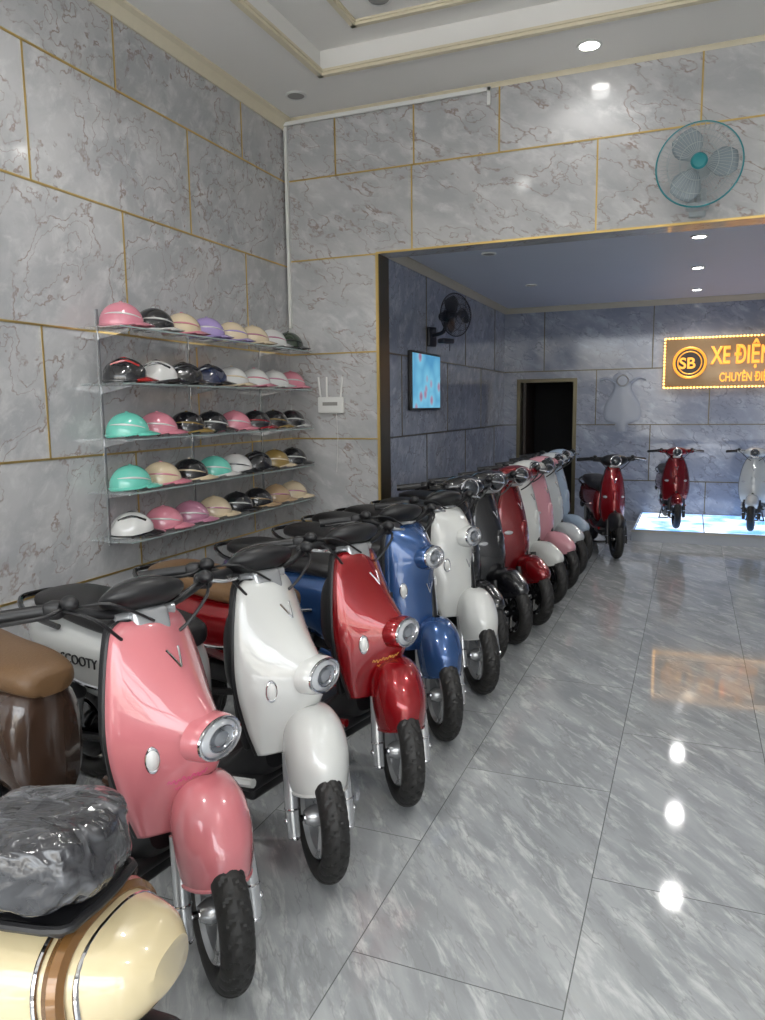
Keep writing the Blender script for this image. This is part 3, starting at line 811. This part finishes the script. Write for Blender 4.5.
b.box((XJ+0.046, 7.08, 1.80), (0.004, 0.82, 0.51), scr)
b.build('wall_screen')
b = MB()
b.box((-2.89, YF-0.03, 1.58), (0.24, 0.05, 0.14), M_white, bev=0.012)
b.box((-2.89, YF-0.057, 1.59), (0.14, 0.004, 0.03), M_lampoff)
for x, dx in ((-2.99, -.02), (-2.93, .0), (-2.80, .02)): b.tube([(x, YF-0.03, 1.64), (x+dx, YF-0.03, 1.82)], .009, M_white, seg=8, smooth=0)
b.tube([(-2.85, YF-0.02, 1.54), (-2.84, YF-.015, 1.3), (-2.86, YF-.01, 1.0)], .003, M_white, seg=5)
b.build('wifi_router')
# back sign
warm = pmat('sign_led', srgb(255, 200, 110), 0.5, emis=srgb(255, 190, 95), estr=6)
sgf = pmat('sign_panel', srgb(150, 128, 98), 0.2, metal=0.2, emis=srgb(170, 125, 75), estr=0.14)
gold = pmat('sign_gold_letters', srgb(235, 180, 80), 0.3, metal=0.3, emis=srgb(250, 165, 55), estr=0.9)
sg = empty('illuminated_sign', (0.9, YB-0.04, 2.07))
b = MB(); b.box((0, 0, 0), (2.5, 0.05, 0.62), sgf, bev=0.005)
for z in (-.31, .31):
    for k in range(64): b.ell((-1.24+k*2.48/63, -.03, z), (.013, .008, .011), warm, seg=6, rings=3)
for x in (-1.25, 1.25):
    for k in range(16): b.ell((x, -.03, -.3+k*.04), (.011, .008, .013), warm, seg=6, rings=3)
b.build('sign_panel', sg)
b = MB(); lc = (-.95, -.045, 0)
b.lathe([(.19, .01), (.19, -.012), (.001, -.012)], lc, (0, 1, 0), pmat('logo_disc', srgb(40, 26, 18), 0.3)); b.torus((lc[0], lc[1]-.012, lc[2]), .185, .016, (0, 1, 0), gold); b.torus((lc[0], lc[1]-.012, 0), .14, .007, (0, 1, 0), gold)
b.build('logo', sg)
def text(s, loc, size, mat, parent, ext=0.012, sx=1.0, off=0.0):
    cu = bpy.data.curves.new('lettering', 'FONT'); cu.body = s; cu.size = size; cu.extrude = ext; cu.bevel_depth = off
    cu.materials.append(mat); o = bpy.data.objects.new('lettering', cu); COL.objects.link(o); o.parent = parent
    o.location = loc; o.rotation_euler = (math.radians(90), 0, 0); o.scale = (sx, 1, 1); return o
text('SB', (-1.075, -.07, -.07), .19, gold, sg, off=.004)
text('XE ĐIỆN', (-.70, -.055, -.02), .30, gold, sg, sx=.60, off=.008)
text('CHUYÊN ĐIỆN', (-.60, -.055, -.24), .15, gold, sg, sx=.62, off=.003)
pw_ = pmat('sticker_white', srgb(196, 202, 214), 0.25, coat=0.6, alpha=0.5)
b = MB(); rg = []
sil = [(1.20, .07), (1.30, .09), (1.34, .20), (1.42, .24), (1.56, .22), (1.68, .15), (1.78, .11), (1.86, .13), (1.93, .12), (1.98, .06)]
for z, hw in cr(sil, 3):
    rg.append([(-.86+hw*math.cos(a), YB-.012-.02*math.sin(a), z) for a in [math.pi*k/16 for k in range(17)]])
b.loft(rg, pw_, closed=False, caps=False)
for sx in (-1, 1):
    b.tube([(-.86+sx*.09, YB-.02, 1.84), (-.86+sx*.2, YB-.02, 1.9), (-.86+sx*.29, YB-.02, 1.88)], .018, pw_, seg=8)
b.torus((-.86, YB-.034, 1.87), .07, .008, (0, 1, 0), M_lampoff, seg=24)
b.build('scooter_wall_sticker')

# ------------------------------------------------------------------ light
w = bpy.data.worlds.new('world'); scene.world = w; w.use_nodes = True
bg = w.node_tree.nodes['Background']; bg.inputs['Color'].default_value = (0.91, 0.96, 1.0, 1); bg.inputs['Strength'].default_value = 6.5
pl = bpy.data.lights.new('portal', 'AREA'); pl.shape = 'RECTANGLE'; pl.size = 6.6; pl.size_y = 3.7
po = bpy.data.objects.new('portal', pl); COL.objects.link(po); po.location = (0, Y0-0.02, 1.85); po.rotation_euler = (math.radians(90), 0, 0)
pl.cycles.is_portal = True
sn = bpy.data.lights.new('sun', 'SUN'); sn.energy = 22; sn.angle = 0.01; sn.color = (1, .98, .96)
so = bpy.data.objects.new('sun', sn); COL.objects.link(so); so.rotation_euler = (math.radians(-38), 0, 0)

# ------------------------------------------------------------------ camera
cam = bpy.data.cameras.new('camera'); co = bpy.data.objects.new('camera', cam); COL.objects.link(co)
cam.sensor_fit = 'VERTICAL'; cam.sensor_height = 36; cam.lens = 755/1020*36; cam.clip_start = 0.05
co.matrix_world = Matrix.Translation((0, 0, 1.55)) @ Matrix.Rotation(math.radians(22.2), 4, 'Z') @ Matrix.Rotation(math.radians(90-7.7), 4, 'X') @ Matrix.Rotation(math.radians(-0.7), 4, 'Z')
scene.camera = co
scene.view_settings.view_transform = 'Standard'
